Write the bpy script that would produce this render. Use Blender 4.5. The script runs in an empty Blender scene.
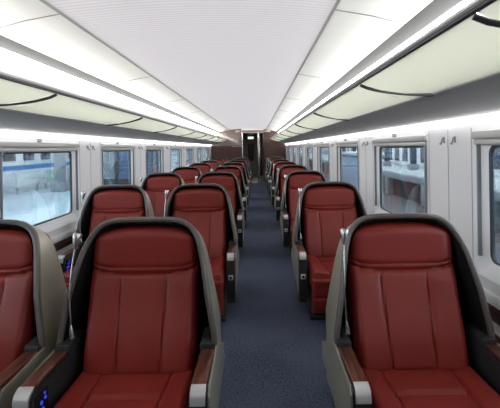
import bpy, bmesh, math, random
from math import sin, cos, pi, radians
from mathutils import Vector, Matrix
random.seed(4)
S = bpy.context.scene
C = S.collection

# ------------------------------------------------------------------ materials
def mat(name, col, rough=.5, metal=0., spec=.5, noise=None, bump=None, coat=0., sheen=0.):
    m = bpy.data.materials.new(name); m.use_nodes = True
    nt = m.node_tree; b = nt.nodes['Principled BSDF']
    b.inputs['Base Color'].default_value = (*col, 1)
    b.inputs['Roughness'].default_value = rough
    b.inputs['Metallic'].default_value = metal
    b.inputs['Specular IOR Level'].default_value = spec
    b.inputs['Coat Weight'].default_value = coat
    b.inputs['Sheen Weight'].default_value = sheen
    tc = nt.nodes.new('ShaderNodeTexCoord')
    if noise:
        scale, amt = noise
        n = nt.nodes.new('ShaderNodeTexNoise'); n.inputs['Scale'].default_value = scale; n.inputs['Detail'].default_value = 4
        nt.links.new(tc.outputs['Object'], n.inputs['Vector'])
        r = nt.nodes.new('ShaderNodeMapRange')
        r.inputs['To Min'].default_value = 1-amt; r.inputs['To Max'].default_value = 1+amt
        nt.links.new(n.outputs['Fac'], r.inputs['Value'])
        h = nt.nodes.new('ShaderNodeHueSaturation'); h.inputs['Color'].default_value = (*col, 1)
        nt.links.new(r.outputs['Result'], h.inputs['Value'])
        nt.links.new(h.outputs['Color'], b.inputs['Base Color'])
    if bump:
        scale, st, dist = bump
        n = nt.nodes.new('ShaderNodeTexNoise'); n.inputs['Scale'].default_value = scale; n.inputs['Detail'].default_value = 3
        nt.links.new(tc.outputs['Object'], n.inputs['Vector'])
        bp = nt.nodes.new('ShaderNodeBump'); bp.inputs['Strength'].default_value = st; bp.inputs['Distance'].default_value = dist
        nt.links.new(n.outputs['Fac'], bp.inputs['Height']); nt.links.new(bp.outputs['Normal'], b.inputs['Normal'])
    return m

def emis(name, col, st):
    m = bpy.data.materials.new(name); m.use_nodes = True
    nt = m.node_tree; nt.nodes.clear()
    e = nt.nodes.new('ShaderNodeEmission'); e.inputs['Color'].default_value = (*col, 1); e.inputs['Strength'].default_value = st
    o = nt.nodes.new('ShaderNodeOutputMaterial'); nt.links.new(e.outputs[0], o.inputs[0])
    return m

def wood(name, c1, c2, rough=.3):
    m = mat(name, c1, rough, spec=.35); nt = m.node_tree; b = nt.nodes['Principled BSDF']
    tc = nt.nodes.new('ShaderNodeTexCoord'); mp = nt.nodes.new('ShaderNodeMapping')
    mp.inputs['Scale'].default_value = (85, 2.2, 40)
    n = nt.nodes.new('ShaderNodeTexNoise'); n.inputs['Scale'].default_value = 1.2; n.inputs['Detail'].default_value = 3
    cr = nt.nodes.new('ShaderNodeValToRGB')
    cr.color_ramp.elements[0].position = .38; cr.color_ramp.elements[0].color = (*c2, 1)
    cr.color_ramp.elements[1].position = .62; cr.color_ramp.elements[1].color = (*c1, 1)
    nt.links.new(tc.outputs['Object'], mp.inputs[0]); nt.links.new(mp.outputs[0], n.inputs['Vector'])
    nt.links.new(n.outputs['Fac'], cr.inputs[0]); nt.links.new(cr.outputs[0], b.inputs['Base Color'])
    return m

def glass_thin(name, tint, refl=.5, rough=.02):
    m = bpy.data.materials.new(name); m.use_nodes = True
    nt = m.node_tree; nt.nodes.clear()
    t = nt.nodes.new('ShaderNodeBsdfTransparent'); t.inputs['Color'].default_value = (*tint, 1)
    g = nt.nodes.new('ShaderNodeBsdfGlossy'); g.inputs['Roughness'].default_value = rough
    f = nt.nodes.new('ShaderNodeFresnel'); f.inputs['IOR'].default_value = 1.4
    mu = nt.nodes.new('ShaderNodeMath'); mu.operation = 'MULTIPLY'; mu.inputs[1].default_value = refl
    mx = nt.nodes.new('ShaderNodeMixShader'); o = nt.nodes.new('ShaderNodeOutputMaterial')
    nt.links.new(f.outputs[0], mu.inputs[0]); nt.links.new(mu.outputs[0], mx.inputs[0])
    nt.links.new(t.outputs[0], mx.inputs[1]); nt.links.new(g.outputs[0], mx.inputs[2]); nt.links.new(mx.outputs[0], o.inputs[0])
    return m

def frosted(name, col):
    m = bpy.data.materials.new(name); m.use_nodes = True
    nt = m.node_tree; nt.nodes.clear()
    d = nt.nodes.new('ShaderNodeBsdfDiffuse'); d.inputs['Color'].default_value = (*col, 1)
    t = nt.nodes.new('ShaderNodeBsdfTranslucent'); t.inputs['Color'].default_value = (*col, 1)
    mx = nt.nodes.new('ShaderNodeMixShader'); mx.inputs[0].default_value = .6
    o = nt.nodes.new('ShaderNodeOutputMaterial')
    nt.links.new(d.outputs[0], mx.inputs[1]); nt.links.new(t.outputs[0], mx.inputs[2]); nt.links.new(mx.outputs[0], o.inputs[0])
    return m

M = {}
M['leather']   = mat('red_leather', (.195, .020, .014), .36, spec=.35, noise=(5, .10), bump=(160, .12, .002))
M['leather_d'] = mat('dark_red_piping', (.045, .008, .007), .5)
M['black']     = mat('black_liner', (.005, .005, .005), .75, spec=.2)
M['char']      = mat('charcoal_plastic', (.020, .020, .022), .5, spec=.35)
M['rim']       = mat('taupe_rim', (.085, .072, .065), .42, metal=.05)
M['shell']     = mat('champagne_shell', (.29, .27, .215), .35, metal=.3)
M['silver']    = mat('satin_silver', (.42, .41, .40), .25, metal=.85)
M['cap']       = mat('silver_cap', (.50, .49, .48), .32, metal=.5)
M['wood']      = wood('armrest_wood', (.135, .036, .018), (.030, .009, .006), .42)
M['wood_wall'] = wood('wall_wood', (.045, .016, .013), (.025, .010, .009), .3)
M['blue_led']  = emis('blue_button_light', (.05, .08, .9), .8)
M['white_pl']  = mat('white_plastic', (.6, .6, .6), .4)
M['wall']      = mat('wall_paint', (.60, .60, .62), .5, noise=(2, .02))
M['pillar']    = mat('pillar_paint', (.56, .56, .575), .5, noise=(9, .03))
M['frame']     = mat('window_frame_paint', (.66, .67, .70), .4)
M['jamb']      = mat('grey_jamb', (.20, .22, .24), .4)
M['blind']     = mat('blind_box', (.40, .40, .39), .4)
M['gasket']    = mat('rubber_gasket', (.02, .03, .035), .4)
M['ceil_side'] = mat('ceiling_side', (.94, .93, .91), .6)
M['vent']      = mat('vent_grey', (.055, .055, .055), .8)
M['rackwall']  = mat('rack_back', (.85, .83, .82), .5)
M['shelf']     = frosted('frosted_shelf', (.74, .755, .695))
M['shelf_o']   = mat('shelf_metal', (.27, .27, .275), .5, noise=(3, .05))
M['rail']      = mat('rack_rail', (.045, .045, .05), .3, metal=.4)
M['rail_hi']   = mat('rail_cap', (.55, .54, .55), .35, metal=.3)
M['lamp']      = emis('cove_lamp', (1., .985, .97), 19.)
M['lamp2']     = emis('wall_lamp', (1., .985, .97), 9.)
M['joint']     = mat('joint_grey', (.30, .30, .30), .6)
M['glass']     = glass_thin('window_glass', (.92, .97, .99), .8)
M['glass_d']   = glass_thin('door_glass', (.55, .55, .55), 1.)
M['bulk']      = mat('bulkhead_maroon', (.058, .016, .012), .35, coat=.15, noise=(3, .15))
M['bulk_g']    = mat('bulkhead_gloss', (.16, .12, .10), .15, coat=.5)
M['sign']      = mat('display_glass', (.30, .15, .13), .3)
M['exit']      = emis('exit_light', (.75, 1., .85), 1.6)
M['vest']      = mat('vestibule_wall', (.40, .36, .32), .4)
M['vest_fl']   = mat('vestibule_floor', (.42, .42, .42), .4, noise=(20, .1))
M['tr_white']  = mat('train_white', (.90, .92, .93), .35)
M['tr_blue']   = mat('train_blue', (.03, .25, .62), .35)
M['tr_win']    = mat('train_window', (.03, .04, .06), .15)
M['tr_win2']   = mat('train_window_purple', (.05, .05, .085), .2)
M['plat']      = mat('platform_tile', (.60, .74, .80), .16, noise=(1.2, .12))
M['plat_r']    = mat('platform_tile_far', (.55, .58, .58), .5, noise=(1.5, .1))
M['plat_edge'] = mat('platform_edge', (.30, .35, .37), .6, noise=(2, .15))
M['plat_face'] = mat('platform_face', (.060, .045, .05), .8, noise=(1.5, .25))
M['ballast']   = mat('ballast', (.16, .15, .15), .9, noise=(14, .4))
M['st_col']    = mat('station_column', (.30, .34, .37), .5)
M['st_dark']   = mat('station_dark', (.06, .07, .09), .4)
M['st_blue']   = mat('station_blue', (.10, .17, .28), .4)
M['cabin_lb']  = mat('light_blue_paint', (.42, .62, .80), .4, noise=(2, .2))
M['poster_w']  = mat('poster_white', (.85, .88, .84), .5, noise=(3, .12))
M['poster_g']  = mat('poster_green', (.45, .62, .50), .5, noise=(3, .3))

# carpet: navy loop carpet with faint checker
m = mat('navy_carpet', (.020, .025, .042), .95, spec=.1)
nt = m.node_tree; b = nt.nodes['Principled BSDF']
tc = nt.nodes.new('ShaderNodeTexCoord')
n1 = nt.nodes.new('ShaderNodeTexNoise'); n1.inputs['Scale'].default_value = 70; n1.inputs['Detail'].default_value = 2
n2 = nt.nodes.new('ShaderNodeTexNoise'); n2.inputs['Scale'].default_value = 2.0
mm = nt.nodes.new('ShaderNodeMath'); mm.operation = 'MULTIPLY_ADD'; mm.inputs[1].default_value = .5
cr = nt.nodes.new('ShaderNodeValToRGB')
cr.color_ramp.elements[0].position = .45; cr.color_ramp.elements[0].color = (.018, .023, .040, 1)
cr.color_ramp.elements[1].position = .85; cr.color_ramp.elements[1].color = (.070, .083, .122, 1)
nt.links.new(tc.outputs['Object'], n1.inputs['Vector']); nt.links.new(tc.outputs['Object'], n2.inputs['Vector'])
nt.links.new(n2.outputs['Fac'], mm.inputs[0]); nt.links.new(n1.outputs['Fac'], mm.inputs[2])
nt.links.new(mm.outputs[0], cr.inputs[0]); nt.links.new(cr.outputs[0], b.inputs['Base Color'])
bp = nt.nodes.new('ShaderNodeBump'); bp.inputs['Strength'].default_value = .5; bp.inputs['Distance'].default_value = .004
nt.links.new(n1.outputs['Fac'], bp.inputs['Height']); nt.links.new(bp.outputs['Normal'], b.inputs['Normal'])
M['carpet'] = m

# ribbed ceiling: fine cross ribs
m = mat('ribbed_ceiling', (.66, .62, .62), .6)
nt = m.node_tree; b = nt.nodes['Principled BSDF']
tc = nt.nodes.new('ShaderNodeTexCoord'); w = nt.nodes.new('ShaderNodeTexWave'); w.bands_direction = 'Y'
w.inputs['Scale'].default_value = 7.5; w.inputs['Distortion'].default_value = 0
cr = nt.nodes.new('ShaderNodeValToRGB')
cr.color_ramp.elements[0].position = .0; cr.color_ramp.elements[0].color = (.45, .41, .40, 1)
cr.color_ramp.elements[1].position = .35; cr.color_ramp.elements[1].color = (.56, .51, .495, 1)
nt.links.new(tc.outputs['Object'], w.inputs['Vector']); nt.links.new(w.outputs['Fac'], cr.inputs[0]); nt.links.new(cr.outputs[0], b.inputs['Base Color'])
bp = nt.nodes.new('ShaderNodeBump'); bp.inputs['Strength'].default_value = .4; bp.inputs['Distance'].default_value = .003
nt.links.new(w.outputs['Fac'], bp.inputs['Height']); nt.links.new(bp.outputs['Normal'], b.inputs['Normal'])
M['ribs'] = m

# ------------------------------------------------------------------ helpers
def obj(name, bm, m, parent=None, smooth=True, loc=None):
    bmesh.ops.recalc_face_normals(bm, faces=bm.faces)
    me = bpy.data.meshes.new(name); bm.to_mesh(me); bm.free()
    me.materials.append(M[m])
    if smooth:
        me.shade_smooth(); me.set_sharp_from_angle(angle=radians(38))
    o = bpy.data.objects.new(name, me); C.objects.link(o)
    if parent: o.parent = parent
    if loc: o.location = loc
    return o
def tag(o, label, cat, group=None, kind=None):
    o['label'] = label; o['category'] = cat
    if group: o['group'] = group
    if kind: o['kind'] = kind
    return o
def thing(name, label, cat, loc=(0, 0, 0), group=None):
    o = bpy.data.objects.new(name, None); C.objects.link(o); o.location = loc; o.empty_display_size = .1
    return tag(o, label, cat, group)
def struct(o): o['kind'] = 'structure'; return o
def box(bm, x0, x1, y0, y1, z0, z1, bev=0., seg=2):
    r = bmesh.ops.create_cube(bm, size=1); vs = r['verts']
    for v in vs: v.co = Vector((x0+(v.co.x+.5)*(x1-x0), y0+(v.co.y+.5)*(y1-y0), z0+(v.co.z+.5)*(z1-z0)))
    if bev > 0:
        es = list({e for v in vs for e in v.link_edges})
        bmesh.ops.bevel(bm, geom=es, offset=bev, segments=seg, affect='EDGES', profile=.5)
    return bm
def bx(*a, **k): return box(bmesh.new(), *a, **k)
def grid_faces(bm, rows, closed=False):
    R = [[bm.verts.new(p) for p in r] for r in rows]
    for a, b_ in zip(R, R[1:]):
        n = len(a)
        for i in range(n if closed else n-1):
            j = (i+1) % n
            bm.faces.new((a[i], a[j], b_[j], b_[i]))
    return R
def prism_y(bm, pts, y0, y1):
    """extrude an (x,z) polygon from y0 to y1"""
    a = [bm.verts.new((x, y0, z)) for x, z in pts]; b_ = [bm.verts.new((x, y1, z)) for x, z in pts]
    n = len(pts)
    for i in range(n): bm.faces.new((a[i], a[(i+1) % n], b_[(i+1) % n], b_[i]))
    bm.faces.new(a[::-1]); bm.faces.new(b_)
    return bm
def tube(bm, pts, rad, n=8):
    """swept round tube through points; rad number or list"""
    P = [Vector(p) for p in pts]; rows = []
    for i, p in enumerate(P):
        t = (P[min(i+1, len(P)-1)]-P[max(i-1, 0)]).normalized()
        u = t.cross(Vector((.31, .17, .93))).normalized(); v = t.cross(u)
        r = rad[i] if isinstance(rad, (list, tuple)) else rad
        rows.append([p+u*r*cos(2*pi*k/n)+v*r*sin(2*pi*k/n) for k in range(n)])
    R = grid_faces(bm, rows, closed=True)
    bm.faces.new(R[0][::-1]); bm.faces.new(R[-1])
    return bm
def copy_tree(o, parent=None):
    c = o.copy(); C.objects.link(c); c.parent = parent
    for ch in list(o.children): copy_tree(ch, c)
    return c

# ------------------------------------------------------------------ camera: stands in the aisle
F = 400.
cam = bpy.data.cameras.new('camera'); co = bpy.data.objects.new('camera', cam); C.objects.link(co); S.camera = co
cam.sensor_width = 36; cam.lens = F/500*36
cam.shift_x = -6/500; cam.shift_y = -56/500
cam.clip_start = .02; cam.clip_end = 300
co.location = (0, 0, 1.5)
ROLL = .0153
co.matrix_world = Matrix.Translation((0, 0, 1.5)) @ Matrix.Rotation(pi/2, 4, 'X') @ Matrix.Rotation(-ROLL, 4, 'Z')

CX = -.325; HW = 1.605; XL = CX-HW; XR = CX+HW        # car centre and inner half width
Y0, Y1 = -1.6, 17.2                                     # cabin from behind the camera to the bulkhead
ZC = 1.5
def XS(s, a): return CX+s*a

# ------------------------------------------------------------------ floor and ceiling
struct(obj('floor', bx(XL-.1, XR+.1, Y0, Y1, -.06, 0), 'carpet'))
# ceiling: ribbed centre vault
rows = []
for y in (Y0, Y1):
    rows.append([(CX-.783+1.566*k/24, y, 2.294+.045*(1-((k-12)/12)**2)) for k in range(25)])
bm = bmesh.new(); grid_faces(bm, rows)
g = bmesh.ops.solidify(bm, geom=bm.faces[:], thickness=.01)
struct(obj('ceiling', bm, 'ribs'))
for s, nm in ((-1, 'left'), (1, 'right')):
    bm = bmesh.new()
    prism_y(bm, [(XS(s, .788), 2.290), (XS(s, 1.0), 2.252), (XS(s, 1.193), 2.201), (XS(s, 1.20), 2.225), (XS(s, 1.0), 2.275), (XS(s, .788), 2.312)], Y0, Y1)
    struct(obj('ceiling_'+nm, bm, 'ceil_side'))
# long joints in the ceiling and cross joints in the side panels, vent slots
n = 1
for s in (-1, 1):
    bm = bmesh.new(); prism_y(bm, [(XS(s, .776), 2.288), (XS(s, .792), 2.286), (XS(s, .792), 2.296), (XS(s, .776), 2.298)], Y0, Y1)
    struct(obj('trim_%d' % n, bm, 'joint')); n += 1
    bm = bmesh.new()
    y = .3
    while y < Y1:
        prism_y(bm, [(XS(s, .79), 2.286), (XS(s, 1.0), 2.248), (XS(s, 1.19), 2.198), (XS(s, 1.19), 2.206), (XS(s, 1.0), 2.256), (XS(s, .79), 2.294)], y-.003, y+.003)
        y += 2.0
    struct(obj('trim_%d' % n, bm, 'joint')); n += 1
    bm = bmesh.new()
    prism_y(bm, [(XS(s, 1.193), 2.201), (XS(s, 1.288), 2.165), (XS(s, 1.30), 2.19), (XS(s, 1.20), 2.225)], Y0, Y1)
    struct(obj('trim_%d' % n, bm, 'vent')); n += 1
    # wall behind the luggage rack
    bm = bmesh.new()
    prism_y(bm, [(XS(s, 1.292), 2.168), (XS(s, 1.34), 1.90), (XS(s, 1.36), 1.80), (XS(s, 1.40), 1.80), (XS(s, 1.34), 2.168)], Y0, Y1)
    struct(obj('trim_%d' % n, bm, 'rackwall')); n += 1
    # back of rack space closes to the wall
    bm = bmesh.new()
    prism_y(bm, [(XS(s, 1.34), 2.30), (XS(s, 1.75), 1.72), (XS(s, 1.79), 1.74), (XS(s, 1.36), 2.34)], Y0, Y1)
    struct(obj('trim_%d' % n, bm, 'rackwall')); n += 1

# ------------------------------------------------------------------ cove lamps
def lamp(name, pts, m, label):
    bm = bmesh.new(); prism_y(bm, pts, Y0+.05, Y1-.05)
    return tag(obj(name, bm, m, smooth=False), label, 'light')
for s, nm in ((-1, 'left'), (1, 'right')):
    lamp('strip_light', [(XS(s, 1.284), 2.158), (XS(s, 1.305), 2.06), (XS(s, 1.309), 2.06), (XS(s, 1.289), 2.158)], 'lamp',
         'long white strip light above the luggage rack on the %s side' % nm)
    lamp('strip_light', [(XS(s, 1.572), 1.650), (XS(s, 1.602), 1.620), (XS(s, 1.603), 1.645), (XS(s, 1.590), 1.655)], 'lamp2',
         'long thin strip light below the luggage rack over the %s windows' % nm)

# ------------------------------------------------------------------ luggage racks
div = {-1: [-1.4, .6, 2.56, 4.5, 6.45, 8.4, 10.4, 12.4, 14.4, 16.3], 1: [-.9, 1.13, 2.36, 4.25, 6.3, 8.3, 10.3, 12.3, 14.3, 16.3]}
for s, nm in ((-1, 'left'), (1, 'right')):
    t = thing('luggage_rack', 'overhead luggage rack with pale frosted shelf and dark rail along the %s side' % nm, 'luggage rack', (XS(s, 1.1), 0, 1.6), 'overhead luggage racks')
    ox = XS(s, 1.1)
    def P(a, z): return (XS(s, a)-ox, z-1.6)
    # frosted shelf panels between dividers
    ds = [Y0+.02]+[d for d in div[s] if d > Y0+.1]+[Y1-.02]
    for a0, a1 in zip(ds, ds[1:]):
        bm = bmesh.new()
        prof = [(.950, 1.868), (1.05, 1.823), (1.15, 1.788), (1.247, 1.770), (1.247, 1.782), (1.15, 1.800), (1.05, 1.835), (.950, 1.880)]
        prism_y(bm, [P(a, z) for a, z in prof], a0+.012, a1-.012)
        obj('shelf_panel', bm, 'shelf', t)
    # curved divider ribs, sweeping towards the camera at the wall side
    for d in div[s]:
        if d < Y0+.1: continue
        pts = []
        for k in range(9):
            u = k/8; a = .945+.30*u; z = 1.868-.1*(u**.8)-.006
            x_, z_ = P(a, z); yy = d-.28*(u**1.8)
            if yy < Y0+.05: yy = Y0+.05
            pts.append((x_, yy, z_))
        bm = bmesh.new(); tube(bm, pts, .010, 8); obj('divider_rib', bm, 'rail', t)
    bm = bmesh.new()
    prism_y(bm, [P(a, z) for a, z in [(.936, 1.872), (.944, 1.866), (.951, 1.874), (.945, 1.884), (.936, 1.882)]], Y0+.02, Y1-.02)
    obj('front_rail', bm, 'rail', t)
    bm = bmesh.new()
    prism_y(bm, [P(a, z) for a, z in [(.926, 1.885), (.934, 1.880), (.950, 1.889), (.944, 1.900), (.930, 1.897)]], Y0+.02, Y1-.02)
    obj('rail_cap', bm, 'rail_hi', t)
    # outer grey tray
    bm = bmesh.new()
    prism_y(bm, [P(a, z) for a, z in [(1.247, 1.770), (1.36, 1.728), (1.50, 1.680), (1.585, 1.662), (1.598, 1.70), (1.50, 1.72), (1.36, 1.765), (1.247, 1.795)]], Y0+.02, Y1-.02)
    obj('outer_tray', bm, 'shelf_o', t)
    bm = bmesh.new()
    prism_y(bm, [P(a, z) for a, z in [(1.242, 1.766), (1.256, 1.760), (1.256, 1.772), (1.242, 1.778)]], Y0+.02, Y1-.02)
    obj('tray_joint', bm, 'joint', t)

# ------------------------------------------------------------------ side walls with window openings
WIN = [(-.92+2.0*k, .25+2.0*k) for k in range(0, 9)]       # near and far edge of glass
GZ0, GZ1 = .84, 1.495
def rrect(y0, y1, z0, z1, r, n=5):
    pts = []
    for cy, cz, a0 in ((y1-r, z1-r, 0), (y0+r, z1-r, 90), (y0+r, z0+r, 180), (y1-r, z0+r, 270)):
        for k in range(n+1):
            a = radians(a0+90*k/n); pts.append((cy+r*cos(a), cz+r*sin(a)))
    return pts
def ring(bm, outer, inner, xo, xi, thick=0):
    """sloped frame between two same-length (y,z) outlines at two x"""
    A = [bm.verts.new((xo, y, z)) for y, z in outer]; B = [bm.verts.new((xi, y, z)) for y, z in inner]
    n_ = len(A)
    for i in range(n_): bm.faces.new((A[i], A[(i+1) % n_], B[(i+1) % n_], B[i]))
for s, nm, X in ((-1, 'left', XL), (1, 'right', XR)):
    w_in, w_out = X, X+s*.09
    x0, x1 = min(w_in, w_out), max(w_in, w_out)
    bm = bmesh.new()
    box(bm, x0, x1, Y0, Y1, 1.575, 1.76)                         # header
    box(bm, x0, x1, Y0, Y1, 0, .755)                             # below windows
    prev = Y0
    for a, b_ in WIN:
        lo, hi = a-.10, b_+.10
        if lo > prev: box(bm, x0, x1, prev, lo, .755, 1.575)
        prev = hi
    box(bm, x0, x1, prev, Y1, .755, 1.575)
    struct(obj('wall_'+nm, bm, 'wall', smooth=False))
    # raised pillar covers between windows with seam, lower panel inlays
    for k, (a, b_) in enumerate(WIN):
        t = bpy.data.objects.new('window_%d' % ((k+1) if s < 0 else (k+1+len(WIN))), None); C.objects.link(t)
        t.location = (X, (a+b_)/2, 1.15); struct(t)
        lx = lambda v: v-X
        yc = (a+b_)/2
        out = rrect(a-.10-yc, b_+.10-yc, .755-1.15, 1.575-1.15, .03)
        inn = rrect(a-yc, b_-yc, GZ0-1.15, GZ1-1.15, .05)
        bm = bmesh.new()
        ring(bm, out, inn, -s*.006, s*.030)
        ring(bm, out, out, -s*.006, s*.02)
        obj('window_frame', bm, 'frame', t)
        bm = bmesh.new()
        in2 = rrect(a+.014-yc, b_-.014-yc, GZ0+.014-1.15, GZ1-.014-1.15, .04)
        ring(bm, inn, in2, s*.028, s*.032); ring(bm, in2, in2, s*.032, s*.045)
        obj('gasket', bm, 'gasket', t)
        bm = bmesh.new()
        vs = [bm.verts.new((s*.070, y, z)) for y, z in inn]; bm.faces.new(vs)
        bmesh.ops.solidify(bm, geom=bm.faces[:], thickness=.001)
        obj('pane', bx(-.0015+s*.040, .0015+s*.040, a-yc, b_-yc, GZ0-1.15, GZ1-1.15), 'glass', t); bm.free()
        # roller blind box with slats
        bm = bmesh.new()
        xa, xb = sorted((-s*.022, s*.03))
        box(bm, xa, xb, a-.09-yc, b_+.09-yc, 1.535-1.15, 1.578-1.15, .005)
        box(bm, min(-s*.014, s*.03), max(-s*.014, s*.03), a-.075-yc, b_+.075-yc, 1.500-1.15, 1.530-1.15, .005)
        obj('blind_box', bm, 'blind', t)
        # blind side track strips
        for yy in (a-.055, b_+.055):
            xa, xb = sorted((-s*.010, s*.03))
            obj('blind_track', bx(xa, xb, yy-.005-yc, yy+.005-yc, .86-1.15, 1.50-1.15, bev=.003), 'jamb', t)
    num = n
    for k, (a, b_) in enumerate(WIN):
        # pillar seam lines
        bm = bmesh.new()
        nx = b_+.46
        xa, xb = sorted((X-s*.002, X+s*.01))
        nx = b_+.415
        for yy in (b_+.125, nx, a+2-.125):
            if yy < Y1: box(bm, xa, xb, yy-.003, yy+.003, .50, 1.60)
        struct(obj('trim_%d' % n, bm, 'joint')); n += 1
        # wood inlays under each window
        for z0, z1 in ((.535, .62), (.10, .475)):
            xa, xb = sorted((X-s*.004, X+s*.01))
            struct(obj('trim_%d' % n, bx(xa, xb, a-.12, b_+.03, z0, z1, bev=.003), 'wood_wall')); n += 1
    # sill ledge
    xa, xb = sorted((X-s*.018, X+s*.01))
    struct(obj('trim_%d' % n, bx(xa, xb, Y0, Y1, .650, .690, bev=.008), 'frame')); n += 1
    xa, xb = sorted((X-s*.015, X+s*.01))
    struct(obj('baseboard_'+nm, bx(xa, xb, Y0, Y1, 0, .08, bev=.005), 'char')); n += 1

# coat hooks in pairs on the pillars, blind pull tabs above the windows
ordw = ['nearest', 'second', 'third', 'fourth', 'fifth', 'sixth', 'seventh', 'eighth', 'ninth']
for s, nm, X in ((-1, 'left', XL), (1, 'right', XR)):
    for k in range(1, 8):
        b_ = WIN[k][1]
        for q, yy in enumerate((b_+.32, b_+.47)):
            t = thing('coat_hook', 'grey coat hook on the %s wall, %s of the pair on %s pillar' % (nm, ('nearer', 'farther')[q], ordw[k-1]),
                      'hook', (X, yy, 1.535), 'coat hooks on the window pillars')
            obj('mount', bx(-.006, .006, -.008, .008, -.02, .022, bev=.002), 'jamb', t)
            bm = bmesh.new()
            tube(bm, [(0, 0, .016), (-s*.012, 0, .012), (-s*.018, 0, -.012), (-s*.024, 0, -.030), (-s*.032, 0, -.024)], .0055, 8)
            obj('hook_arm', bm, 'jamb', t)
    for k in range(1, 6):
        yy = (WIN[k][0]+WIN[k][1])/2 - (.12 if s < 0 else -.0)
        tag(obj('rack_clip', bx(-.014, .014, -.016, .016, -.018, .018, bev=.003), 'jamb', loc=(X-s*.012, yy, 1.598)),
            'tiny grey clip above the %s window on the %s wall' % (ordw[k], nm), 'clip', 'clips above the windows')

# ------------------------------------------------------------------ the seat
def outline(off=0., zb=.25, n=44):
    """inverted U in the front plane: list of (x,z)"""
    hw, h, zc = .382-off, .345-off, .80
    pts = []
    for k in range(8): pts.append((-hw, zb+(zc-zb)*k/8))
    for k in range(n+1):
        a = pi-pi*k/n
        c_, s_ = cos(a), sin(a)
        x = math.copysign(abs(c_)**.42, c_)*hw; z = zc+h*abs(s_)**.46
        # narrow the top a little
        pts.append((x, z))
    for k in range(8): pts.append((hw, zc-(zc-zb)*(k+1)/8))
    return [(x-math.copysign(1, x)*abs(x)/hw*.070*max(0, (z-.60)/.4)**1.0, z) for x, z in pts]
def yf(z):
    ks = [(.0, -.10), (.25, -.17), (.60, -.175), (.80, -.145), (.95, -.09), (1.07, -.03), (1.16, .0)]
    for (a, u), (b_, v) in zip(ks, ks[1:]):
        if z <= b_: 
            f = (z-a)/(b_-a); f = f*f*(3-2*f) if False else f
            return u+(v-u)*f
    return 0.
def yr(z): return .20-.06*(z-.25)/.9
def slab(nx, ny, fpos, fdep, fn, back):
    """puffed cushion: fpos(s,t)->point on the base surface, fdep -> height along fn; back = thickness below"""
    bm = bmesh.new(); rows = []
    for j in range(ny+1):
        t_ = j/ny; r = []
        for i in range(nx+1):
            s_ = -1+2*i/nx
            r.append(Vector(fpos(s_, t_))+Vector(fn)*fdep(s_, t_))
        rows.append(r)
    R = grid_faces(bm, rows)
    rb = []
    for j in range(ny+1):
        rb.append([Vector(fpos(-1+2*i/nx, j/ny))*1-Vector(fn)*back for i in range(nx+1)])
    Rb = grid_faces(bm, rb)
    def per(G): return [G[0][i] for i in range(nx)]+[G[j][nx] for j in range(ny)]+[G[ny][i] for i in range(nx, 0, -1)]+[G[j][0] for j in range(ny, 0, -1)]
    a, b_ = per(R), per(Rb)
    for i in range(len(a)): bm.faces.new((a[i], a[(i+1) % len(a)], b_[(i+1) % len(a)], b_[i]))
    return bm
def edge(u, r=.16):
    """0 at |u|=1 rising to 1 within r: quarter circle"""
    d = (1-abs(u))/r
    return 1 if d >= 1 else math.sqrt(max(0, 1-(1-d)**2))
def gs(u, c_, w_): return math.exp(-((u-c_)/w_)**2)

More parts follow.
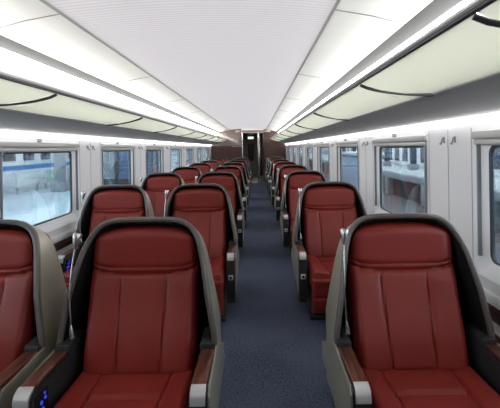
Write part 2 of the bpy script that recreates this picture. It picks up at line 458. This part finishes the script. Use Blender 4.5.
def make_seat():
    t = bpy.data.objects.new('train_seat', None); C.objects.link(t)
    O = outline(); I = outline(.034)
    # outer shell: side skin + back
    bm = bmesh.new()
    rows = []
    for f in (0, .33, .66, .93, 1.0):
        inset = .02*max(0, (f-.66)/.34)**2
        r = []
        for (x, z), (xi, zi) in zip(O, I):
            k = inset/.034
            r.append((x+(xi-x)*k, (yf(z)+.015)+(yr(z)-yf(z)-.015)*f, z+(zi-z)*k-.055*f*max(0, (z-.75)/.395)))
        rows.append(r)
    R = grid_faces(bm, rows); bm.faces.new(R[-1])
    obj('outer_shell', bm, 'shell', t)
    # inner liner
    bm = bmesh.new()
    L = outline(.030)
    rows = [[(x, yf(z)+.012+(yr(z)-.03-yf(z)-.012)*f, z-.055*f*max(0, (z-.75)/.395)) for x, z in L] for f in (0, .5, 1)]
    R = grid_faces(bm, rows); bm.faces.new(R[-1]); obj('inner_liner', bm, 'black', t)
    # rim
    bm = bmesh.new(); rows = []
    sec = [(.004, .035), (-.001, .018), (.002, .004), (.009, -.003), (.019, -.002), (.026, .006), (.028, .02), (.028, .035)]
    O2 = outline(0, .52)
    for i, (x, z) in enumerate(O2):
        a = O2[max(i-1, 0)]; b_ = O2[min(i+1, len(O2)-1)]
        tx, tz = b_[0]-a[0], b_[1]-a[1]; l = math.hypot(tx, tz); nx_, nz_ = tz/l, -tx/l      # inward normal
        rows.append([(x+nx_*(d-.002), yf(z)+dy, z+nz_*(d-.002)) for d, dy in sec])
    grid_faces(bm, rows, closed=True); obj('shell_rim', bm, 'rim', t)
    # backrest
    def bpos(s_, t_):
        z = .40+.685*t_
        hw = .284-.008*(1-t_)-.05*max(0, (t_-.86)/.14)**3
        zz = z-.030*(abs(s_)**3)*max(0, (t_-.7)/.3)
        return (s_*hw, .085-.20*(1-t_)**1.15, zz)
    def bdep(s_, t_):
        e = edge(s_, .17)*edge(2*t_-1, .12)
        d = .062*e
        lo = 1-max(0, min(1, (t_-.60)/.08))
        d += .016*e*(max(0, (abs(s_)-.46)/.54))**.6*lo
        seam = .38+.06*t_
        d -= .012*e*lo*(gs(s_, seam, .017)+gs(s_, -seam, .017))
        d -= .018*gs(t_, .675+.05*abs(s_)**4, .014)*e
        d += .012*e*gs(t_, .22, .2)*lo
        return d
    bk = obj('backrest', slab(96, 64, bpos, bdep, (0, -1, 0), .05), 'leather', t)
    # headrest pillow
    def hpos(s_, t_):
        zlo = .868+.045*abs(s_)**4; zhi = 1.094-.036*abs(s_)**3
        z = zlo+(zhi-zlo)*t_
        return (s_*(.275-.02*max(0, (t_-.75)/.25)**2), .035-.02*(1-t_), z)
    def hdep(s_, t_):
        e = edge(s_, .25)*edge(2*t_-1, .45); return .045*e+.008*e*(s_*s_)
    obj('headrest', slab(36, 18, hpos, hdep, (0, -1, 0), .03), 'leather', t)
    # seat cushion
    def cpos(s_, t_):
        return (s_*.286, -.10-.64*t_, .378+.014*t_)
    def cdep(s_, t_):
        e = edge(s_, .14)*edge(2*t_-1, .10)
        d = .050*e+.020*e*max(0, (abs(s_)-.5)/.5)
        sm = .60-.10*t_
        d -= .012*e*(gs(s_, sm, .02)+gs(s_, -sm, .02))
        d -= .012*e*gs(t_, .40, .018)*(1 if abs(s_) < sm else 0)
        return d
    obj('seat_cushion', slab(80, 44, cpos, cdep, (0, 0, 1), .09), 'leather', t)
    # leg rest
    def lpos(s_, t_):
        return (s_*.290, -.735+.05*t_, .40-.31*t_)
    def ldep(s_, t_):
        e = edge(s_, .14)*edge(2*t_-1, .14)
        return .040*e-.011*e*(gs(t_, .52, .03))
    obj('leg_rest', slab(36, 28, lpos, ldep, (0, -1, 0), .05), 'leather', t)
    # armrests with wood top, silver end cap and power socket
    for s in (-1, 1):
        x0, x1 = sorted((s*.306, s*.380))
        bm = bmesh.new()
        prof = [(-.515, .12), (-.527, .30), (-.525, .50), (-.515, .535), (-.49, .552), (.05, .552), (.12, .50), (.13, .32), (-.20, .14)]
        a = [bm.verts.new((x0, y, z)) for y, z in prof]; b_ = [bm.verts.new((x1, y, z)) for y, z in prof]
        k = len(prof)
        for i in range(k): bm.faces.new((a[i], a[(i+1) % k], b_[(i+1) % k], b_[i]))
        bm.faces.new(a); bm.faces.new(b_[::-1])
        bmesh.ops.bevel(bm, geom=[e for e in bm.edges if abs(e.verts[0].co.x-e.verts[1].co.x) < 1e-5], offset=.007, segments=2, affect='EDGES')
        arm = obj('armrest', bm, 'char', t)
        # wood top
        obj('wood_top', bx(x0+.005, x1-.005, -.492, -.20, .548, .561, bev=.004), 'wood', arm)
        # dark pad behind the wood
        obj('rear_pad', bx(x0+.0, x1-.002, -.20, -.02, .53, .585, bev=.01), 'char', arm)
        # cap wraps over the front edge
        bm = bmesh.new()
        cp = [(-.485, .5625), (-.505, .560), (-.522, .550), (-.533, .532), (-.536, .505), (-.530, .503), (-.524, .528), (-.512, .542), (-.485, .552)]
        a = [bm.verts.new((x0+.007, y, z)) for y, z in cp]; b_ = [bm.verts.new((x1-.007, y, z)) for y, z in cp]
        for i in range(len(cp)): j = (i+1) % len(cp); bm.faces.new((a[i], a[j], b_[j], b_[i]))
        bm.faces.new(a); bm.faces.new(b_[::-1])
        obj('end_cap', bm, 'cap', arm)
        cx_ = (x0+x1)/2
        pl = obj('socket_plate', bx(cx_-.022, cx_+.022, -.536, -.524, .330, .374, bev=.003), 'white_pl', arm)
        bm = bmesh.new(); box(bm, cx_-.012, cx_+.012, -.5375, -.530, .345, .362, bev=.002); box(bm, cx_-.005, cx_+.005, -.5375, -.530, .337, .347)
        # outer fairing, silver edged
        xs = sorted((s*.378, s*.388))
        prof = [(-.50, .20), (-.512, .30), (-.505, .52), (-.48, .545), (-.16, .56), (.19, .40), (.20, .315), (.0, .295), (-.30, .24)]
        bm2 = bmesh.new()
        a = [bm2.verts.new((xs[0], y, z)) for y, z in prof]; b_ = [bm2.verts.new((xs[1], y, z)) for y, z in prof]
        for i in range(len(prof)): j = (i+1) % len(prof); bm2.faces.new((a[i], a[j], b_[j], b_[i]))
        bm2.faces.new(a); bm2.faces.new(b_[::-1])
        obj('side_panel', bm2, 'shell', arm)
        obj('socket', bm, 'black', arm)
        if s < 0:
            pn = obj('control_panel', bx(-.309, -.303, -.50, -.40, .42, .52, bev=.002), 'black', arm)
            for q, (py, pz, r) in enumerate([(-.475, .450, .012), (-.445, .447, .011), (-.455, .478, .010), (-.425, .484, .009), (-.475, .428, .008), (-.43, .505, .007)]):
                bm = bmesh.new()
                bmesh.ops.create_cone(bm, cap_ends=True, segments=14, radius1=r*.85, radius2=r*.85, depth=.004, matrix=Matrix.Translation((-.302, py, pz)) @ Matrix.Rotation(pi/2, 4, 'Y'))
                obj('button', bm, 'blue_led', arm)
    # reading lamp: head on the shell edge, stalk down to a cone foot
    bm = bmesh.new()
    tube(bm, [(-.318, -.150, .60), (-.319, -.152, .63), (-.322, -.150, .66)], [.014, .011, .004], 12)
    lp = obj('reading_lamp', bm, 'silver', t)
    bm = bmesh.new(); tube(bm, [(-.322, -.150, .65), (-.328, -.148, .80), (-.324, -.125, .93), (-.316, -.100, 1.03)], .0038, 8)
    obj('stalk', bm, 'silver', lp)
    bm = bmesh.new()
    tube(bm, [(-.317, -.102, 1.015), (-.316, -.100, 1.03), (-.313, -.095, 1.06), (-.310, -.088, 1.082), (-.309, -.086, 1.088)], [.008, .012, .019, .023, .020], 14)
    obj('lamp_head', bm, 'silver', lp)
    # pedestal
    bm = bmesh.new(); box(bm, -.27, .27, -.58, .12, .015, .31, bev=.03); box(bm, -.30, .30, -.62, .14, 0, .03, bev=.01)
    obj('pedestal', bm, 'char', t)
    # small step bar under the leg rest
    return t

proto = make_seat()
COLS = [(-1.415, 'by the left windows'), (-.585, 'left of the aisle'), (.745, 'right of the aisle')]
ROWS = ['nearest row', 'second row from the camera', 'third row from the camera', 'fourth row from the camera', 'fifth row from the camera',
        'sixth row from the camera', 'seventh row from the camera', 'farthest row before the bulkhead']
for r in range(8):
    for c_, (x, cl) in enumerate(COLS):
        o = proto if (r == 0 and c_ == 0) else copy_tree(proto)
        o.location = (x, 2.08+2.0*r, 0)
        tag(o, 'red leather seat %s, %s' % (cl, ROWS[r]), 'seat', 'red train seats facing the camera')

# ------------------------------------------------------------------ bulkhead and doorway at the far end
DX0, DX1 = -.62, .34
struct(obj('wall_end', bx(XL-.05, DX0, Y1, Y1+.08, 0, 1.62), 'bulk'))
struct(obj('wall_end_right', bx(DX1, XR+.05, Y1, Y1+.08, 0, 1.62), 'bulk'))
bm = bmesh.new()
prism_y(bm, [(XL+.02, 1.62), (DX0, 1.62), (DX0, 2.34), (CX-.78, 2.30), (CX-1.25, 2.2), (XL+.02, 1.9)], Y1-.02, Y1+.08)
struct(obj('wall_end_upper', bm, 'bulk_g'))
bm = bmesh.new()
prism_y(bm, [(DX1, 1.62), (XR-.02, 1.62), (XR-.02, 1.9), (CX+1.25, 2.2), (CX+.78, 2.30), (DX1, 2.34)], Y1, Y1+.08)
struct(obj('wall_end_upper_right', bm, 'bulk'))
struct(obj('trim_%d' % n, bx(DX0, DX1, Y1-.02, Y1+.08, 2.16, 2.36), 'ceil_side')); n += 1
struct(obj('trim_%d' % n, bx(DX0-.4, DX0, Y1-.03, Y1-.015, 1.56, 1.59), 'silver')); n += 1
t = thing('display_panel', 'narrow reddish display panel over the far doorway', 'display', (CX+.2, Y1-.06, 2.22))
obj('housing', bx(-.75, .75, -.03, .04, -.045, .045, bev=.01), 'vest', t)
obj('screen', bx(-.60, .60, -.036, -.028, -.03, .03), 'sign', t)
for x, lab in ((DX0+.04, 'left'), (.10, 'right')):
    t = thing('door_post', 'upright polished steel post on the %s side of the far doorway' % lab, 'post', (x, Y1-.08, 0), 'steel posts of the far doorway')
    bm = bmesh.new(); tube(bm, [(0, 0, 0), (0, 0, 1.1), (0, 0, 2.17)], .028, 12); obj('pole', bm, 'silver', t)
    bm = bmesh.new(); tube(bm, [(0, 0, 0), (0, 0, .03)], .05, 12); obj('foot_flange', bm, 'silver', t)
# vestibule
V1 = Y1+4.5
struct(obj('floor_vestibule', bx(-1.0, .6, Y1, V1, -.06, 0), 'vest_fl'))
struct(obj('wall_vestibule_left', bx(-.98, -.88, Y1+.08, V1, 0, 2.3), 'bulk'))
struct(obj('wall_vestibule_right', bx(.34, .44, Y1+.08, V1, 0, 2.3), 'vest'))
struct(obj('ceiling_vestibule', bx(-1.0, .6, Y1+.08, V1, 2.25, 2.33), 'vest'))
struct(obj('wall_vestibule_end', bx(-1.0, .6, V1, V1+.06, 0, 2.3), 'bulk'))
t = bpy.data.objects.new('door_1', None); C.objects.link(t); t.location = (-.28, V1-.03, 0); struct(t)
obj('door_leaf', bx(-.38, .38, -.02, .02, 0, 2.0, bev=.01), 'vest', t)
obj('door_window', bx(-.16, .16, -.026, -.018, .8, 1.75, bev=.01), 'st_dark', t)
obj('door_handle', bx(.24, .27, -.06, -.02, .9, 1.15, bev=.008), 'silver', t)
t = thing('exit_light', 'small greenish white light over the far vestibule door', 'light', (-.28, V1-.03, 2.055))
obj('housing', bx(-.17, .17, -.02, .03, -.07, .2, bev=.01), 'vest', t); obj('diffuser', bx(-.15, .15, -.027, -.018, -.055, .055), 'exit', t)
t = thing('glass_partition', 'clear glass panel in a steel frame beside the far doorway', 'partition', (.16, Y1+.9, 0))
obj('glass_sheet', bx(-.006, .006, -.5, .5, .1, 2.0), 'glass_d', t)
bm = bmesh.new(); box(bm, -.02, .02, -.53, -.49, 0, 2.1, bev=.005); box(bm, -.02, .02, .49, .53, 0, 2.1, bev=.005); box(bm, -.02, .02, -.5, .5, 0, .1)
obj('steel_frame', bm, 'silver', t)
# added fill lamp, unseen behind the doorway header, to brighten the vestibule
t = thing('ceiling_light', 'added square fill light hidden behind the far doorway header', 'light', (-.28, Y1+.75, 2.24))
obj('frame', bx(-.33, .33, -.28, .28, -.01, .01, bev=.004), 'white_pl', t); obj('diffuser', bx(-.3, .3, -.25, .25, -.018, -.008), 'lamp2', t)
# wall behind the camera
struct(obj('wall_back', bx(XL-.05, XR+.05, Y0-.08, Y0, 0, 2.35), 'bulk'))

# ------------------------------------------------------------------ outside: station
struct(obj('ground_outside', bx(-60, 60, -40, 140, -1.5, -1.35), 'ballast'))
struct(obj('platform_left', bx(-9.1, -2.15, -30, 120, -1.35, -.06, bev=.02), 'plat'))
struct(obj('platform_right', bx(7.7, 11.6, -30, 120, -.34, -.02, bev=.02), 'plat_edge'))
struct(obj('platform_right_top', bx(7.95, 11.5, -30, 120, -.03, 0, bev=.005), 'plat_r'))
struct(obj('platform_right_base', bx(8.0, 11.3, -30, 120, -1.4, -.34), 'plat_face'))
for k in range(14):
    tag(obj('platform_pier', bx(-.18, .18, -.25, .25, 0, 1.02, bev=.02), 'plat_edge', loc=(7.82, 8+5.2*k, -1.35)),
        'grey concrete pier under the edge of the far right platform', 'pier', 'piers under the right platform')
def train(x, side, win, wz0, wz1, stripe, pitch, label, y0, nwin):
    t = thing('passenger_train', label, 'train', (x, y0, -1.2))
    L = nwin*pitch+1.0
    bm = bmesh.new()
    prof = [(0, .25), (0, 2.6), (.12, 3.1), (.5, 3.5), (1.6, 3.75), (2.7, 3.5), (3.1, 3.1), (3.2, 2.6), (3.2, .25)]
    prism_y(bm, [(side*a, z) for a, z in prof], 0, L)
    obj('body', bm, 'tr_white', t)
    if stripe: 
        xs = sorted((-side*.008, side*.01)); obj('blue_stripe', bx(xs[0], xs[1], .0, L, stripe[0], stripe[1]), 'tr_blue', t)
    for k in range(nwin):
        xs = sorted((-side*.012, side*.01)); obj('carriage_window', bx(xs[0], xs[1], .5+k*pitch, .5+k*pitch+pitch*.62, wz0, wz1, bev=.004), win, t)
    xs = sorted((side*.3, side*2.9)); obj('undercarriage', bx(xs[0], xs[1], .2, L-.2, 0, .3), 'st_dark', t)
    return t
train(-9.7, -1, 'tr_win', 2.32, 3.0, (1.95, 2.14), 1.35, 'white train with blue stripe across the left platform', 4, 60)
train(12.0, 1, 'tr_win2', 1.45, 3.0, None, 1.8, 'white train with tall dark windows beyond the right platform', 6, 55)
for k in range(10):
    t = thing('station_column', 'grey steel column standing on the left platform', 'column', (-7.6, 9.5+6*k, -.06), 'columns on the left platform')
    obj('shaft', bx(-.16, .16, -.16, .16, 0, 5, bev=.03), 'st_col', t); obj('plinth', bx(-.26, .26, -.26, .26, 0, .35, bev=.03), 'st_col', t)
for k in range(8):
    t = thing('station_column', 'dark steel column standing on the right platform', 'column', (9.8, 10+5*k, 0), 'columns on the right platform')
    obj('shaft', bx(-.16, .16, -.16, .16, 0, 5, bev=.03), 'st_dark', t); obj('plinth', bx(-.26, .26, -.26, .26, 0, .35, bev=.03), 'st_col', t)
# poster boards on the left platform
for k, (y, mm_) in enumerate([(15.2, 'poster_w'), (17.2, 'poster_g'), (19.2, 'poster_w'), (21.2, 'poster_w')]):
    t = thing('poster_board', 'pale poster board on the left platform, %s from the camera' % ordw[k], 'poster board', (-8.7, y, -.06), 'poster boards on the left platform')
    obj('board', bx(-.04, .04, -.75, .75, .25, .80, bev=.01), 'frame', t); obj('poster', bx(.04, .048, -.68, .68, .30, .76), mm_, t)
    obj('post', bx(-.03, .03, -.7, -.64, 0, .25), 'st_col', t); obj('post', bx(-.03, .03, .64, .7, 0, .25), 'st_col', t)
# dark stair enclosure on left platform seen through the second window
t = thing('stair_enclosure', 'dark glazed stair enclosure with blue panels on the left platform', 'enclosure', (-6.0, 17.5, -.06))
obj('frame', bx(-1.2, .9, 0, 5.0, 0, 3.2, bev=.03), 'st_dark', t)
for k in range(5): obj('glazed_panel', bx(.9, .93, .25+k*.95, .95+k*.95, .25, 1.45), 'st_blue' if k % 2 else 'st_col', t)
for k in range(2): obj('glazed_panel', bx(-1.0+k*1.0, -.2+k*1.0, -.03, .0, .3, 1.7), 'st_blue' if k else 'st_col', t)
# light blue trackside cabinet on the right
t = thing('trackside_cabinet', 'pale blue trackside cabinet outside the right windows', 'cabinet', (3.1, 12.4, -1.35))
obj('cabinet_body', bx(0, .8, 0, 3.0, 0, 2.55, bev=.06), 'cabin_lb', t); obj('cabinet_roof', bx(-.06, .86, -.06, 3.06, 2.55, 2.66, bev=.02), 'tr_white', t)
for k in range(2): obj('cabinet_door', bx(.08+.34*k, .38+.34*k, -.02, 0, .3, 2.2, bev=.005), 'tr_white', t)
# station canopy
#struct(obj('canopy_left', bx(-14, -2.6, -30, 120, 4.9, 5.1), 'st_col'))
#struct(obj('canopy_right', bx(7.2, 13, -30, 120, 4.9, 5.1), 'st_col'))

# ------------------------------------------------------------------ daylight
w = bpy.data.worlds.new('world'); S.world = w; w.use_nodes = True
bg = w.node_tree.nodes['Background']; bg.inputs['Color'].default_value = (.78, .90, 1., 1); bg.inputs['Strength'].default_value = 4.4

S.view_settings.view_transform = 'Standard'; S.view_settings.look = 'None'
S.view_settings.exposure = 0; S.view_settings.gamma = 1
S.view_settings.use_curve_mapping = False
